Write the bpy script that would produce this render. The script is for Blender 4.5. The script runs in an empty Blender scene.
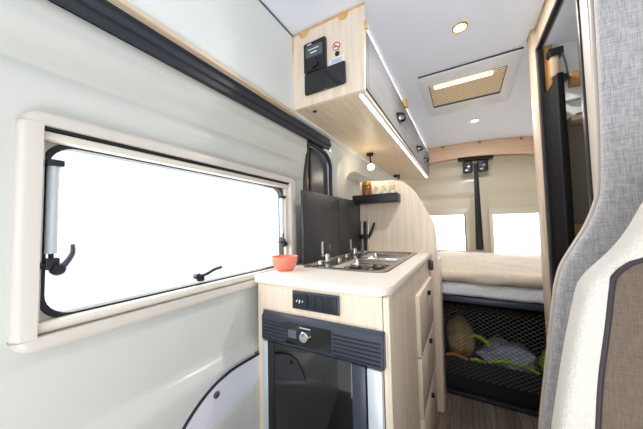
import bpy, bmesh, math, random
from mathutils import Vector, Matrix
random.seed(7)
C = bpy.context.scene
COL = C.collection
PI = math.pi

# ---------------------------------------------------------------- camera, world, exposure
cam_d = bpy.data.cameras.new('camera'); cam = bpy.data.objects.new('camera', cam_d); COL.objects.link(cam)
cam_d.sensor_width = 36.0; cam_d.lens = 36.0*251.0/643.0; cam_d.clip_start = 0.02
ROT = Matrix(((0.8697, 0.0418, 0.4918), (0.4932, -0.0328, -0.8693), (-0.0202, 0.9986, -0.0491)))
cam.matrix_world = Matrix.Translation((0, 0, 1.07)) @ ROT.to_4x4()
C.camera = cam
W = bpy.data.worlds.new('world'); C.world = W; W.use_nodes = True
bg = W.node_tree.nodes['Background']; bg.inputs[0].default_value = (0.96, 0.98, 1.0, 1); bg.inputs[1].default_value = 1.35
C.view_settings.view_transform = 'Standard'; C.view_settings.look = 'None'
C.view_settings.exposure = -0.06; C.view_settings.gamma = 1.0; C.view_settings.use_curve_mapping = False

def light(name, kind, loc, energy, size=0.1, size_y=None, color=(1, 1, 1), rot=(0, 0, 0), spread=None):
    d = bpy.data.lights.new(name, kind); d.energy = energy; d.color = color
    if kind == 'AREA':
        d.shape = 'RECTANGLE' if size_y else 'DISK'; d.size = size
        if size_y: d.size_y = size_y
        if spread: d.spread = spread
    else:
        d.shadow_soft_size = size
    o = bpy.data.objects.new(name, d); COL.objects.link(o); o.location = loc; o.rotation_euler = rot
    return o
# daylight through the windscreen and the cab behind the camera
light('windscreen_daylight', 'AREA', (0.1, -1.15, 1.30), 7, 1.4, 0.9, (0.97, 0.98, 1.0), (math.radians(95), 0, 0))
# daylight through the sliding door window
light('window_daylight', 'AREA', (-0.80, 0.52, 1.08), 3, 0.32, 0.70, (0.93, 0.97, 1.0), (0, math.radians(-90), 0))

# added fill lamp with no real fitting, aimed up to brighten the ceiling
light('ceiling_fill', 'AREA', (.05, -.30, .45), 12, .7, .7, (.95, .97, 1.0), (math.radians(170), 0, 0))
# daylight on the outside of the two rear windows
light('rear_daylight', 'AREA', (.17, 3.30, .98), 50, 1.1, 0.5, (0.98, 0.99, 1.0), (math.radians(-90), 0, 0))

# ---------------------------------------------------------------- materials
def lin(c):
    return tuple((x/12.92 if x <= .04045 else ((x+.055)/1.055)**2.4) for x in [v/255.0 for v in c]) + (1,)
def mat(name, rgb, rough=.5, metal=0, spec=.5, coat=0, emit=None, es=0, bump=None, noise=None):
    m = bpy.data.materials.new(name); m.use_nodes = True
    nt = m.node_tree; b = nt.nodes['Principled BSDF']
    b.inputs['Base Color'].default_value = lin(rgb); b.inputs['Roughness'].default_value = rough
    b.inputs['Metallic'].default_value = metal; b.inputs['Specular IOR Level'].default_value = spec
    b.inputs['Coat Weight'].default_value = coat; b.inputs['Coat Roughness'].default_value = .08
    if emit:
        b.inputs['Emission Color'].default_value = lin(emit); b.inputs['Emission Strength'].default_value = es
    if bump or noise:
        tc = nt.nodes.new('ShaderNodeTexCoord')
        n = nt.nodes.new('ShaderNodeTexNoise'); n.inputs['Scale'].default_value = (bump or noise)[0]; n.inputs['Detail'].default_value = 3
        nt.links.new(tc.outputs['Object'], n.inputs['Vector'])
        if bump:
            bp = nt.nodes.new('ShaderNodeBump'); bp.inputs['Strength'].default_value = bump[1]; bp.inputs['Distance'].default_value = bump[2]
            nt.links.new(n.outputs['Fac'], bp.inputs['Height']); nt.links.new(bp.outputs['Normal'], b.inputs['Normal'])
        if noise:
            r = nt.nodes.new('ShaderNodeMix'); r.data_type = 'RGBA'
            r.inputs['A'].default_value = lin(noise[1]); r.inputs['B'].default_value = lin(rgb)
            nt.links.new(n.outputs['Fac'], r.inputs['Factor']); nt.links.new(r.outputs['Result'], b.inputs['Base Color'])
    return m
def wood(name, c1, c2, scale, rough=.45, coord='Object'):
    """stretched noise grain; scale = mapping scale per axis (small = along the grain)"""
    m = bpy.data.materials.new(name); m.use_nodes = True; nt = m.node_tree; b = nt.nodes['Principled BSDF']
    tc = nt.nodes.new('ShaderNodeTexCoord'); mp = nt.nodes.new('ShaderNodeMapping'); mp.inputs['Scale'].default_value = scale
    n = nt.nodes.new('ShaderNodeTexNoise'); n.inputs['Scale'].default_value = 1; n.inputs['Detail'].default_value = 5; n.inputs['Roughness'].default_value = .65
    cr = nt.nodes.new('ShaderNodeValToRGB'); cr.color_ramp.elements[0].position = .3; cr.color_ramp.elements[1].position = .7
    cr.color_ramp.elements[0].color = lin(c1); cr.color_ramp.elements[1].color = lin(c2)
    L = nt.links.new
    L(tc.outputs[coord], mp.inputs[0]); L(mp.outputs[0], n.inputs[0]); L(n.outputs['Fac'], cr.inputs[0]); L(cr.outputs[0], b.inputs['Base Color'])
    b.inputs['Roughness'].default_value = rough
    return m
def weave(name, c1, c2, sc, rough=.9, bumpd=.001):
    m = bpy.data.materials.new(name); m.use_nodes = True; nt = m.node_tree; b = nt.nodes['Principled BSDF']
    L = nt.links.new; tc = nt.nodes.new('ShaderNodeTexCoord'); outs = []
    for s in ((sc*4, sc*4, sc*.35), (sc*.35, sc*.35, sc*4)):
        mp = nt.nodes.new('ShaderNodeMapping'); mp.inputs['Scale'].default_value = s
        n = nt.nodes.new('ShaderNodeTexNoise'); n.inputs['Scale'].default_value = 1; n.inputs['Detail'].default_value = 2
        L(tc.outputs['Object'], mp.inputs[0]); L(mp.outputs[0], n.inputs[0]); outs.append(n.outputs['Fac'])
    ad = nt.nodes.new('ShaderNodeMath'); ad.operation = 'ADD'; L(outs[0], ad.inputs[0]); L(outs[1], ad.inputs[1])
    cr = nt.nodes.new('ShaderNodeMapRange'); cr.inputs[1].default_value = .75; cr.inputs[2].default_value = 1.25; L(ad.outputs[0], cr.inputs[0])
    mx = nt.nodes.new('ShaderNodeMix'); mx.data_type = 'RGBA'; mx.inputs['A'].default_value = lin(c1); mx.inputs['B'].default_value = lin(c2)
    L(cr.outputs[0], mx.inputs['Factor']); L(mx.outputs['Result'], b.inputs['Base Color'])
    bp = nt.nodes.new('ShaderNodeBump'); bp.inputs['Strength'].default_value = .5; bp.inputs['Distance'].default_value = bumpd
    L(ad.outputs[0], bp.inputs['Height']); L(bp.outputs['Normal'], b.inputs['Normal'])
    b.inputs['Roughness'].default_value = rough; b.inputs['Sheen Weight'].default_value = .3
    return m

M = {}
M['ceil'] = mat('ceiling_white', (236, 241, 253), .75)
M['paint'] = mat('grey_green_paint', (203, 204, 198), .22, coat=.35)
M['paint2'] = mat('pillar_paint', (218, 219, 214), .4)
M['white'] = mat('white_panel', (230, 233, 230), .5)
M['lilac'] = mat('pale_lilac_board', (222, 222, 232), .5)
M['frame'] = mat('warm_grey_plastic', (208, 201, 192), .3)
M['blindrail'] = mat('cream_blind_rail', (216, 209, 196), .4)
M['rubber'] = mat('black_rubber', (20, 24, 32), .45)
M['black'] = mat('black_plastic', (20, 21, 25), .4)
M['blackgl'] = mat('black_gloss', (10, 11, 14), .05, coat=.5)
M['slate'] = mat('slate_plastic', (52, 58, 72), .35)
M['track'] = mat('dark_track', (38, 42, 52), .35)
M['steel'] = mat('brushed_steel', (205, 202, 196), .26, metal=1, bump=(60, .1, .002))
M['chrome'] = mat('chrome', (225, 225, 225), .08, metal=1)
M['alu'] = mat('satin_aluminium', (205, 213, 218), .4, metal=.35)
M['woodz'] = wood('pale_wood_vertical', (218, 200, 177), (239, 223, 203), (60, 60, 3))
M['woody'] = wood('pale_wood_lengthwise', (208, 186, 158), (230, 211, 186), (60, 4, 60))
M['woodx'] = wood('peach_wood_beam', (218, 180, 148), (234, 204, 176), (4, 60, 60))
M['ply'] = wood('plywood_edge', (205, 158, 96), (226, 184, 124), (30, 30, 30))
M['woodpost'] = wood('sand_wood_vertical', (192, 172, 146), (212, 194, 170), (60, 60, 3))
M['worktop'] = mat('cream_worktop', (232, 224, 213), .35)
M['greydoor'] = wood('grey_wood_door', (104, 104, 106), (126, 126, 128), (30, 3, 60), .6)
M['splash'] = mat('charcoal_board', (46, 46, 50), .38)
M['beige'] = mat('beige_van_paint', (216, 208, 188), .25, coat=.3)
M['blind'] = mat('white_blind', (245, 245, 245), .8)
M['floor'] = None
M['sheet'] = weave('white_sheet', (214, 214, 220), (240, 240, 244), 90, bumpd=.002)
M['blanket'] = weave('cream_blanket', (206, 190, 170), (226, 212, 194), 120, bumpd=.001)
M['grey'] = weave('grey_woven_fabric', (148, 147, 149), (192, 190, 190), 120)
M['boucle'] = mat('white_boucle', (218, 212, 204), .95, bump=(260, .9, .004))
M['brown'] = weave('brown_upholstery', (94, 80, 68), (112, 97, 84), 160)
M['piping'] = mat('dark_piping', (46, 38, 42), .6)
M['coral'] = mat('coral_ceramic', (236, 130, 106), .35)
M['led'] = mat('led_strip', (255, 250, 240), .5, emit=(252, 250, 250), es=4)
M['lamp'] = mat('lamp_glow', (255, 244, 220), .5, emit=(255, 232, 190), es=8)
M['dif'] = mat('hatch_lamp_glow', (255, 240, 214), .5, emit=(255, 230, 190), es=3)
M['pleat'] = mat('beige_pleat', (250, 226, 188), .7)  # beige lightened to stand in for daylight through the hatch blind
M['hframe'] = mat('hatch_frame_white', (226, 226, 230), .45)
M['panelgrey'] = mat('washroom_board', (120, 110, 98), .6)
M['amber'] = mat('amber_wood', (176, 128, 72), .5)
M['bagtan'] = mat('tan_mesh_bag', (214, 180, 128), .8, noise=(60, (160, 132, 90)))
M['baggrey'] = mat('grey_bag', (190, 194, 216), .8, noise=(40, (138, 142, 166)))
M['lime'] = mat('lime_strap', (160, 205, 40), .6)
M['orange'] = mat('orange_cord', (210, 130, 60), .6)
M['gold'] = mat('gold_lid', (196, 150, 60), .3, metal=.8)
M['jar'] = mat('amber_jar', (120, 72, 40), .15, coat=.4)
M['leaf'] = mat('herb_leaf', (140, 185, 50), .6)
M['pot'] = mat('pale_pot', (222, 226, 210), .5)
M['red'] = mat('sign_red', (200, 40, 50), .5)
M['joint'] = mat('joint_shadow_gap', (200, 195, 187), .6)
M['lampbody'] = mat('sand_plastic', (176, 158, 130), .4)
M['soot'] = mat('matt_black_pleat', (14, 14, 16), .8, spec=.15)
M['greige'] = mat('greige_edge', (196, 186, 174), .5)
M['paper'] = mat('sticker_paper', (236, 238, 246), .5)
M['ink'] = mat('ink_grey', (90, 100, 130), .5)
M['screen'] = mat('lcd_screen', (84, 92, 90), .2)
M['screw'] = mat('screw_cap', (90, 96, 102), .3, metal=.5)
M['darkgrey'] = mat('dark_grey_paint', (88, 94, 104), .3)
M['caston'] = mat('cast_pan_support', (22, 22, 24), .5)
M['lockmetal'] = mat('lock_metal', (150, 155, 165), .3, metal=.8)
# glass
g = bpy.data.materials.new('window_glass'); g.use_nodes = True; nt = g.node_tree; nt.nodes.clear()
o_ = nt.nodes.new('ShaderNodeOutputMaterial'); mx = nt.nodes.new('ShaderNodeMixShader'); tr = nt.nodes.new('ShaderNodeBsdfTransparent'); gl = nt.nodes.new('ShaderNodeBsdfGlossy')
gl.inputs['Roughness'].default_value = .02; mx.inputs[0].default_value = .06
nt.links.new(tr.outputs[0], mx.inputs[1]); nt.links.new(gl.outputs[0], mx.inputs[2]); nt.links.new(mx.outputs[0], o_.inputs[0]); M['glass'] = g
# blind cloth lets daylight through
g = bpy.data.materials.new('backlit_blind'); g.use_nodes = True; nt = g.node_tree; nt.nodes.clear()
o_ = nt.nodes.new('ShaderNodeOutputMaterial'); mx = nt.nodes.new('ShaderNodeMixShader'); tr = nt.nodes.new('ShaderNodeBsdfTranslucent'); df = nt.nodes.new('ShaderNodeBsdfDiffuse')
wv = nt.nodes.new('ShaderNodeTexWave'); wv.bands_direction = 'Z'; wv.inputs['Scale'].default_value = 22
tc = nt.nodes.new('ShaderNodeTexCoord'); cr = nt.nodes.new('ShaderNodeValToRGB')
cr.color_ramp.elements[0].color = (.80, .80, .82, 1); cr.color_ramp.elements[1].color = (.92, .92, .93, 1)
nt.links.new(tc.outputs['Object'], wv.inputs['Vector']); nt.links.new(wv.outputs['Fac'], cr.inputs[0])
nt.links.new(cr.outputs[0], tr.inputs[0]); nt.links.new(cr.outputs[0], df.inputs[0]); mx.inputs[0].default_value = .5
nt.links.new(tr.outputs[0], mx.inputs[1]); nt.links.new(df.outputs[0], mx.inputs[2]); nt.links.new(mx.outputs[0], o_.inputs[0]); M['backlit'] = g
# floor: dark planks running along the van
g = bpy.data.materials.new('dark_plank_floor'); g.use_nodes = True; nt = g.node_tree; b = nt.nodes['Principled BSDF']
tc = nt.nodes.new('ShaderNodeTexCoord'); mp = nt.nodes.new('ShaderNodeMapping'); mp.inputs['Rotation'].default_value = (0, 0, PI/2)
br = nt.nodes.new('ShaderNodeTexBrick'); br.inputs['Scale'].default_value = 1; br.inputs['Brick Width'].default_value = .6; br.inputs['Row Height'].default_value = .055
br.inputs['Mortar Size'].default_value = .0015; br.inputs['Color1'].default_value = lin((92, 82, 76)); br.inputs['Color2'].default_value = lin((118, 106, 98)); br.inputs['Mortar'].default_value = lin((50, 44, 40))
mp2 = nt.nodes.new('ShaderNodeMapping'); mp2.inputs['Scale'].default_value = (90, 5, 1); n = nt.nodes.new('ShaderNodeTexNoise'); n.inputs['Scale'].default_value = 1; n.inputs['Detail'].default_value = 5
ml = nt.nodes.new('ShaderNodeMix'); ml.data_type = 'RGBA'; ml.blend_type = 'OVERLAY'; ml.inputs['Factor'].default_value = .9
L = nt.links.new
L(tc.outputs['Object'], mp.inputs[0]); L(mp.outputs[0], br.inputs[0]); L(tc.outputs['Object'], mp2.inputs[0]); L(mp2.outputs[0], n.inputs[0])
L(br.outputs[0], ml.inputs['A']); L(n.outputs['Fac'], ml.inputs['B']); L(ml.outputs['Result'], b.inputs['Base Color']); b.inputs['Roughness'].default_value = .45
M['floor'] = g

# ---------------------------------------------------------------- mesh helpers (world coordinates)
class MB:
    def __init__(s): s.bm = bmesh.new()
    def merge(s, b):
        me = bpy.data.meshes.new('tmp'); b.to_mesh(me); b.free(); s.bm.from_mesh(me); bpy.data.meshes.remove(me); return s
    def box(s, x0, x1, y0, y1, z0, z1, bev=0, seg=2):
        b = bmesh.new(); bmesh.ops.create_cube(b, size=1)
        for v in b.verts: v.co = Vector(((x0+x1)/2+v.co.x*(x1-x0), (y0+y1)/2+v.co.y*(y1-y0), (z0+z1)/2+v.co.z*(z1-z0)))
        if bev: bmesh.ops.bevel(b, geom=b.edges[:], offset=bev, segments=seg, affect='EDGES', profile=.5)
        return s.merge(b)
    def prism(s, pts, axis, a0, a1, bev=0, seg=2, hole=None):
        """outline pts in the plane perpendicular to axis (x: (y,z), y: (x,z), z: (x,y)), extruded a0..a1; hole = same-count inner outline"""
        def P(p, a): return {'x': (a, p[0], p[1]), 'y': (p[0], a, p[1]), 'z': (p[0], p[1], a)}[axis]
        b = bmesh.new(); n = len(pts)
        A = [b.verts.new(P(p, a0)) for p in pts]; B = [b.verts.new(P(p, a1)) for p in pts]
        for i in range(n): b.faces.new((A[i], A[(i+1) % n], B[(i+1) % n], B[i]))
        if hole is None:
            fa = b.faces.new(A); fb = b.faces.new(B)
            bmesh.ops.recalc_face_normals(b, faces=b.faces)
            if bev:
                ed = [e for e in b.edges if (fa in e.link_faces) or (fb in e.link_faces)]
                bmesh.ops.bevel(b, geom=ed, offset=bev, segments=seg, affect='EDGES', profile=.5)
            bmesh.ops.triangulate(b, faces=[f for f in b.faces if len(f.verts) > 4])
        else:
            A2 = [b.verts.new(P(p, a0)) for p in hole]; B2 = [b.verts.new(P(p, a1)) for p in hole]
            for i in range(n):
                j = (i+1) % n
                b.faces.new((A2[j], A2[i], B2[i], B2[j])); b.faces.new((A[j], A[i], A2[i], A2[j])); b.faces.new((B[i], B[j], B2[j], B2[i]))
            bmesh.ops.recalc_face_normals(b, faces=b.faces)
            if bev:
                S = set(A+B)
                ed = [e for e in b.edges if e.verts[0] in S and e.verts[1] in S and ((e.verts[0] in A) == (e.verts[1] in A))]
                bmesh.ops.bevel(b, geom=ed, offset=bev, segments=seg, affect='EDGES', profile=.5)
        return s.merge(b)
    def tube(s, pts, r, seg=8, closed=False):
        b = bmesh.new(); pts = [Vector(p) for p in pts]; n = len(pts); rings = []
        up = None
        for i, p in enumerate(pts):
            if closed: t = (pts[(i+1) % n]-pts[i-1]).normalized()
            else: t = (pts[min(i+1, n-1)]-pts[max(i-1, 0)]).normalized()
            if up is None:
                up = Vector((0, 0, 1)) if abs(t.z) < .9 else Vector((1, 0, 0))
            x = t.cross(up).normalized(); up = x.cross(t).normalized()
            rr = r[i] if isinstance(r, (list, tuple)) else r
            rings.append([b.verts.new(p+x*math.cos(2*PI*k/seg)*rr+up*math.sin(2*PI*k/seg)*rr) for k in range(seg)])
        for i in range(n if closed else n-1):
            a, c = rings[i], rings[(i+1) % n]
            for k in range(seg): b.faces.new((a[k], a[(k+1) % seg], c[(k+1) % seg], c[k]))
        if not closed: b.faces.new(rings[0][::-1]); b.faces.new(rings[-1])
        bmesh.ops.recalc_face_normals(b, faces=b.faces)
        return s.merge(b)
    def lathe(s, cx, cy, prof, axis='z', c3=0, seg=28):
        """prof list of (radius, height along axis); centre (cx, cy) in the other two axes; closes at r=0"""
        b = bmesh.new(); rings = []
        for r, h in prof:
            ring = []
            for k in range(seg):
                a = 2*PI*k/seg; u, v = cx+r*math.cos(a), cy+r*math.sin(a)
                ring.append(b.verts.new({'z': (u, v, h), 'x': (h, u, v), 'y': (u, h, v)}[axis]))
            rings.append(ring)
        for a, c in zip(rings, rings[1:]):
            for k in range(seg): b.faces.new((a[k], a[(k+1) % seg], c[(k+1) % seg], c[k]))
        for r in (rings[0], rings[-1]): b.faces.new(r)
        bmesh.ops.remove_doubles(b, verts=b.verts, dist=1e-6)
        bmesh.ops.recalc_face_normals(b, faces=b.faces)
        return s.merge(b)
    def grid(s, us, vs, f, thick=None):
        """surface f(u,v)->co ; skip cell when f returns None at centre"""
        b = bmesh.new(); V = [[b.verts.new(f(u, v)) for v in vs] for u in us]
        for i in range(len(us)-1):
            for j in range(len(vs)-1): b.faces.new((V[i][j], V[i+1][j], V[i+1][j+1], V[i][j+1]))
        if thick: 
            bmesh.ops.recalc_face_normals(b, faces=b.faces)
            bmesh.ops.solidify(b, geom=b.faces[:], thickness=thick)
        return s.merge(b)
    def build(s, name, m, parent=None, smooth=38, kind=None, label=None):
        me = bpy.data.meshes.new(name)
        root = parent
        while root is not None and root.parent: root = root.parent
        if root is not None: off = Vector(root.location)
        else:
            cs = [v.co for v in s.bm.verts]
            off = Vector(((min(c.x for c in cs)+max(c.x for c in cs))/2, (min(c.y for c in cs)+max(c.y for c in cs))/2, min(c.z for c in cs)))
        for v in s.bm.verts: v.co -= off
        s.bm.to_mesh(me); s.bm.free(); me.materials.append(m)
        if smooth:
            me.polygons.foreach_set('use_smooth', [True]*len(me.polygons)); me.set_sharp_from_angle(angle=math.radians(smooth))
        o = bpy.data.objects.new(name, me); COL.objects.link(o)
        if parent is None: o.location = off
        else: o.parent = parent
        if kind: o['kind'] = kind
        if label: o['label'] = label
        return o
def thing(name, label, cat, loc, group=None):
    o = bpy.data.objects.new(name, None); COL.objects.link(o); o.location = loc; o.empty_display_size = .05
    o['label'] = label; o['category'] = cat
    if group: o['group'] = group
    return o
def tag(o, label, cat, group=None):
    o['label'] = label; o['category'] = cat
    if group: o['group'] = group
    return o
def rr(a0, a1, b0, b1, r, n=6):
    """rounded rectangle outline"""
    P = []
    for cx, cy, t in ((a1-r, b1-r, 0), (a0+r, b1-r, 90), (a0+r, b0+r, 180), (a1-r, b0+r, 270)):
        for k in range(n+1):
            a = math.radians(t+90*k/n); P.append((cx+r*math.cos(a), cy+r*math.sin(a)))
    return P
def sm(t): t = max(0, min(1, t)); return t*t*(3-2*t)
def lerp_pts(P, n):
    """Catmull-Rom resample of an open polyline"""
    out = []
    for i in range(len(P)-1):
        p0, p1, p2, p3 = P[max(i-1, 0)], P[i], P[i+1], P[min(i+2, len(P)-1)]
        for k in range(n):
            t = k/n
            out.append(tuple(.5*((2*b)+(-a+c)*t+(2*a-5*b+4*c-d)*t*t+(-a+3*b-3*c+d)*t**3) for a, b, c, d in zip(p0, p1, p2, p3)))
    out.append(tuple(P[-1])); return out
def frange(a, b, n): return [a+(b-a)*i/n for i in range(n+1)]

# ---------------------------------------------------------------- structure
S = 'structure'
MB().box(-.95, .95, -1.3, 3.3, -.04, 0).build('floor', M['floor'], kind=S)
def cz(x, y): return 1.9-.11*max(0, x)**2*sm((y-1.7)/1.2)
MB().grid(frange(-.62, .95, 14), frange(-1.3, 2.96, 30), lambda x, y: (x, y, cz(x, y)), thick=-.03).build('ceiling', M['ceil'], kind=S)

# left wall: inner skin of the sliding door, pressed steel with a window hole
def bump_in(y, z):
    d = -.022*math.exp(-((z-1.385-.012*y)/.022)**2)*sm((1.0-y)/.1)+.006*sm((1.47-z)/.03)*sm((z-1.42)/.03)
    z1 = .672+.03*(y-.2)
    d += .030*sm((z1-z)/.035)
    z2 = .50+.22*(y-.35)
    d += .012*sm((z2-z)/.03)
    d += .030*sm((z-1.28)/.25)
    return d
ys = sorted(set([round(v, 4) for v in frange(-1.2, .15, 18)+frange(.15, .885, 22)+frange(.885, 1.02, 6)]))
zs = sorted(set([round(v, 4) for v in frange(0, .4, 5)+frange(.4, .90, 36)+frange(.90, 1.25, 8)+frange(1.25, 1.52, 30)]))
b = bmesh.new(); V = {}
for y in ys:
    for z in zs: V[y, z] = b.verts.new((-.69+bump_in(y, z), y, z))
for y0, y1 in zip(ys, ys[1:]):
    for z0, z1 in zip(zs, zs[1:]):
        if .149 < (y0+y1)/2 < .886 and .899 < (z0+z1)/2 < 1.251: continue
        b.faces.new((V[y0, z0], V[y1, z0], V[y1, z1], V[y0, z1]))
mb = MB(); bmesh.ops.recalc_face_normals(b, faces=b.faces); 
for v in [v for v in b.verts if not v.link_faces]: b.verts.remove(v)
bmesh.ops.solidify(b, geom=b.faces[:], thickness=.012)
mb.merge(b); wl = mb.build('wall_left', M['paint'], kind=S, smooth=60)
for (y, z) in ((.145, 1.466), (.463, 1.452), (.835, 1.466)):
    xw = -.69+bump_in(y, z)
    MB().lathe(y, z, [(0, xw-.01), (.0045, xw-.01), (.0045, xw+.003), (.003, xw+.004), (0, xw+.004)], 'x', seg=12).build('screw', M['screw'], wl)

# window 1 in the sliding door
w1 = thing('window_1', '', 'window', (-.69, .52, .86)); del w1['label']; del w1['category']; w1['kind'] = S
MB().prism(rr(.113, .933, .858, 1.294, .034, 7), 'x', -.692, -.655, .012, 4, hole=rr(.143, .888, .886, 1.266, .002, 7)).build('window_frame', M['frame'], w1, smooth=60)
for (y0, y1, z0, z1) in ((.106, .152, 1.268, 1.2695), (.106, .152, .8835, .885)):
    MB().box(-.6915, -.6546, y0+.006, y1-.003, z0, z1).build('joint_line', M['joint'], w1)
MB().box(-.69, -.664, .143, .888, 1.260, 1.268).build('blind_slot', M['rubber'], w1)
MB().box(-.692, -.667, .144, .886, 1.243, 1.259, .003).build('blind_rail', M['blindrail'], w1)
MB().box(-.692, -.667, .144, .886, .888, .906, .003).build('blind_rail', M['blindrail'], w1)
MB().box(-.692, -.675, .876, .886, .908, 1.242, .002).build('blind_guide', M['blindrail'], w1)
MB().prism(rr(.150, .884, .900, 1.250, .045, 7), 'x', -.712, -.690, .002, 1, hole=rr(.158, .872, .910, 1.240, .042, 7)).build('rubber_seal', M['rubber'], w1)
MB().prism(rr(.130, .905, .88, 1.275, .002, 7), 'x', -.706, -.694, hole=rr(.151, .883, .901, 1.249, .044, 7)).build('reveal', M['frame'], w1)
MB().prism(rr(.150, .876, .906, 1.242, .038, 7), 'x', -.722, -.716).build('window_pane', M['glass'], w1)
def stay(y, flip):
    s = MB().tube([(-.682, y, 1.03), (-.682, y, 1.20)], .0095, 12).build('window_stay', M['alu'], w1)
    MB().box(-.690, -.668, y-.012, y+.012, 1.196, 1.208, .002).build('stay_bracket', M['rubber'], s)
    MB().box(-.688, -.670, y-.010, y+.010, 1.000, 1.022, .003).tube([(-.682, y, 1.02), (-.682, y, 1.034)], .004).lathe(y+.008, 1.0, [(0, -.682), (.011, -.682), (.012, -.672), (.009, -.666), (0, -.666)], 'x').build('stay_knob', M['rubber'], s)
    MB().box(-.688, -.672, y-.02, y-.006, 1.004, 1.014, .002).build('stay_hinge', M['rubber'], s)
    P = lerp_pts([(-.674, y+.006, .998), (-.670, y+flip*.016, 1.008), (-.668, y+flip*.026, 1.028), (-.668, y+flip*.026, 1.046)], 5)
    MB().tube(P, [.006-.003*i/len(P) for i in range(len(P))], 8).build('stay_lever', M['slate'], s)
stay(.163, 1.0); stay(.858, -.35)
h = MB().lathe(.474, .930, [(0, -.706), (.008, -.706), (.009, -.69), (0, -.688)], 'x').box(-.706, -.69, .476, .494, .914, .928, .003).build('window_latch', M['rubber'], w1)
P = lerp_pts([(-.692, .474, .930), (-.686, .496, .934), (-.682, .52, .944), (-.682, .546, .948)], 5)
MB().tube(P, [.005, .005]+[.0045]*(len(P)-2), 8).build('latch_lever', M['rubber'], h)

# upper left: black sliding-door track, wood strip, white panel
MB().prism([(-.66, 1.506), (-.636, 1.492), (-.628, 1.494), (-.626, 1.508), (-.618, 1.512), (-.618, 1.528), (-.626, 1.532), (-.622, 1.547), (-.70, 1.55), (-.70, 1.506)], 'y', -1.2, 1.22, .002, 1).build('trim_1', M['track'], kind=S)
MB().prism([(-.672, 1.49), (-.648, 1.497), (-.646, 1.508), (-.672, 1.512)], 'y', -1.2, 1.06).build('trim_2', M['rubber'], kind=S)
MB().box(-.64, -.603, -1.2, .858, 1.546, 1.560, .002).build('trim_3', M['woody'], kind=S)
MB().box(-.64, -.612, -1.2, 3.0, 1.56, 1.93).build('wall_left_upper', M['white'], kind=S)
MB().box(-.6125, -.609, -1.2, .86, 1.893, 1.899).build('trim_4', M['screw'], kind=S)

# door opening behind the splashback: grey jamb, black seals
jb = MB().box(-.74, -.70, 1.02, 1.32, .0, 1.50).build('wall_left_jamb', M['darkgrey'], kind=S)
P = lerp_pts([(-.675, .98, 1.497), (-.672, 1.16, 1.497), (-.672, 1.25, 1.485), (-.675, 1.305, 1.44), (-.68, 1.32, 1.37), (-.68, 1.32, .92)], 6)
MB().tube(P, .011, 8).build('trim_5', M['rubber'], kind=S)
MB().prism([(-.72, .0), (-.684, .0), (-.684, 1.28), (-.655, 1.51), (-.72, 1.51)], 'y', 1.022, 1.062, .005).build('trim_6', M['rubber'], kind=S)
MB().box(-.712, -.690, 1.105, 1.125, .92, 1.49, .005).build('trim_7', M['rubber'], kind=S)
MB().box(-.715, -.695, 1.066, 1.105, .92, 1.49, .006).build('trim_8', M['slate'], kind=S)

# rear part of the left wall: white pillar with a round-topped recess
arch = [(1.45, .90), (1.452, 1.24), (1.47, 1.32), (1.51, 1.39), (1.57, 1.435), (1.66, 1.46), (2.2, 1.46), (2.85, 1.46), (2.95, 1.40), (2.96, .90)]
top = [(1.335, .90), (1.335, 1.40), (1.325, 1.45), (1.30, 1.50), (1.24, 1.56), (1.24, 1.58), (2.2, 1.58), (2.9, 1.58), (3.14, 1.58), (3.14, .90)]
b = bmesh.new(); K = 8
def pill(i, t):
    a, c = top[i], arch[i]
    x = -.672-.0*t; 
    if t < .25: x = -.690+.03*sm(t/.25)
    else: x = -.66
    if a[1] > 1.45: x += .035*(1-sm(t))
    return (x, a[0]+(c[0]-a[0])*t, a[1]+(c[1]-a[1])*t)
rows = [[b.verts.new(pill(i, k/K)) for k in range(K+1)]+[b.verts.new((-.69, arch[i][0]+(.008 if i < 6 else 0), arch[i][1]-.006)), b.verts.new((-.80, arch[i][0]+(.02 if i < 6 else 0), arch[i][1]-.01))] for i in range(len(top))]
for r0, r1 in zip(rows, rows[1:]):
    for k in range(K+2): b.faces.new((r0[k], r0[k+1], r1[k+1], r1[k]))
bmesh.ops.recalc_face_normals(b, faces=b.faces)
MB().merge(b).build('wall_left_rear', M['paint2'], kind=S, smooth=50)
MB().box(-.83, -.80, 1.33, 3.2, 0, 1.60).build('wall_left_recess', M['paint2'], kind=S)
MB().box(-.79, -.783, 1.60, 1.615, 1.20, 1.40).build('trim_9', M['woodz'], kind=S)

# step well lining under the door
k = .9275
cv = [(y*k, 1.07-(1.07-z)*k) for y, z in ((.20, .0), (.31, .35), (.37, .455), (.43, .527), (.48, .566), (.529, .589), (.57, .598), (.607, .602), (.72, .599))]
cv = lerp_pts(cv, 4); cv[0] = (cv[0][0], 0.0)
lw = MB().prism(cv+[(cv[-1][0], 0.0)], 'x', -.69, -.640).build('wall_left_lower', M['lilac'], kind=S)
MB().tube([(-.640, y, z) for y, z in cv], .0045, 6).build('edge_seal', M['rubber'], lw)
MB().lathe(.495, .594, [(0, -.640), (.009, -.640), (.009, -.636), (.006, -.633), (0, -.633)], 'x').build('screw_cap', M['slate'], lw)
MB().lathe(.650, .645, [(0, -.64), (.0025, -.64), (.0025, -.633), (0, -.633)], 'x', seg=8).build('rivet', M['screw'], lw)

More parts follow.
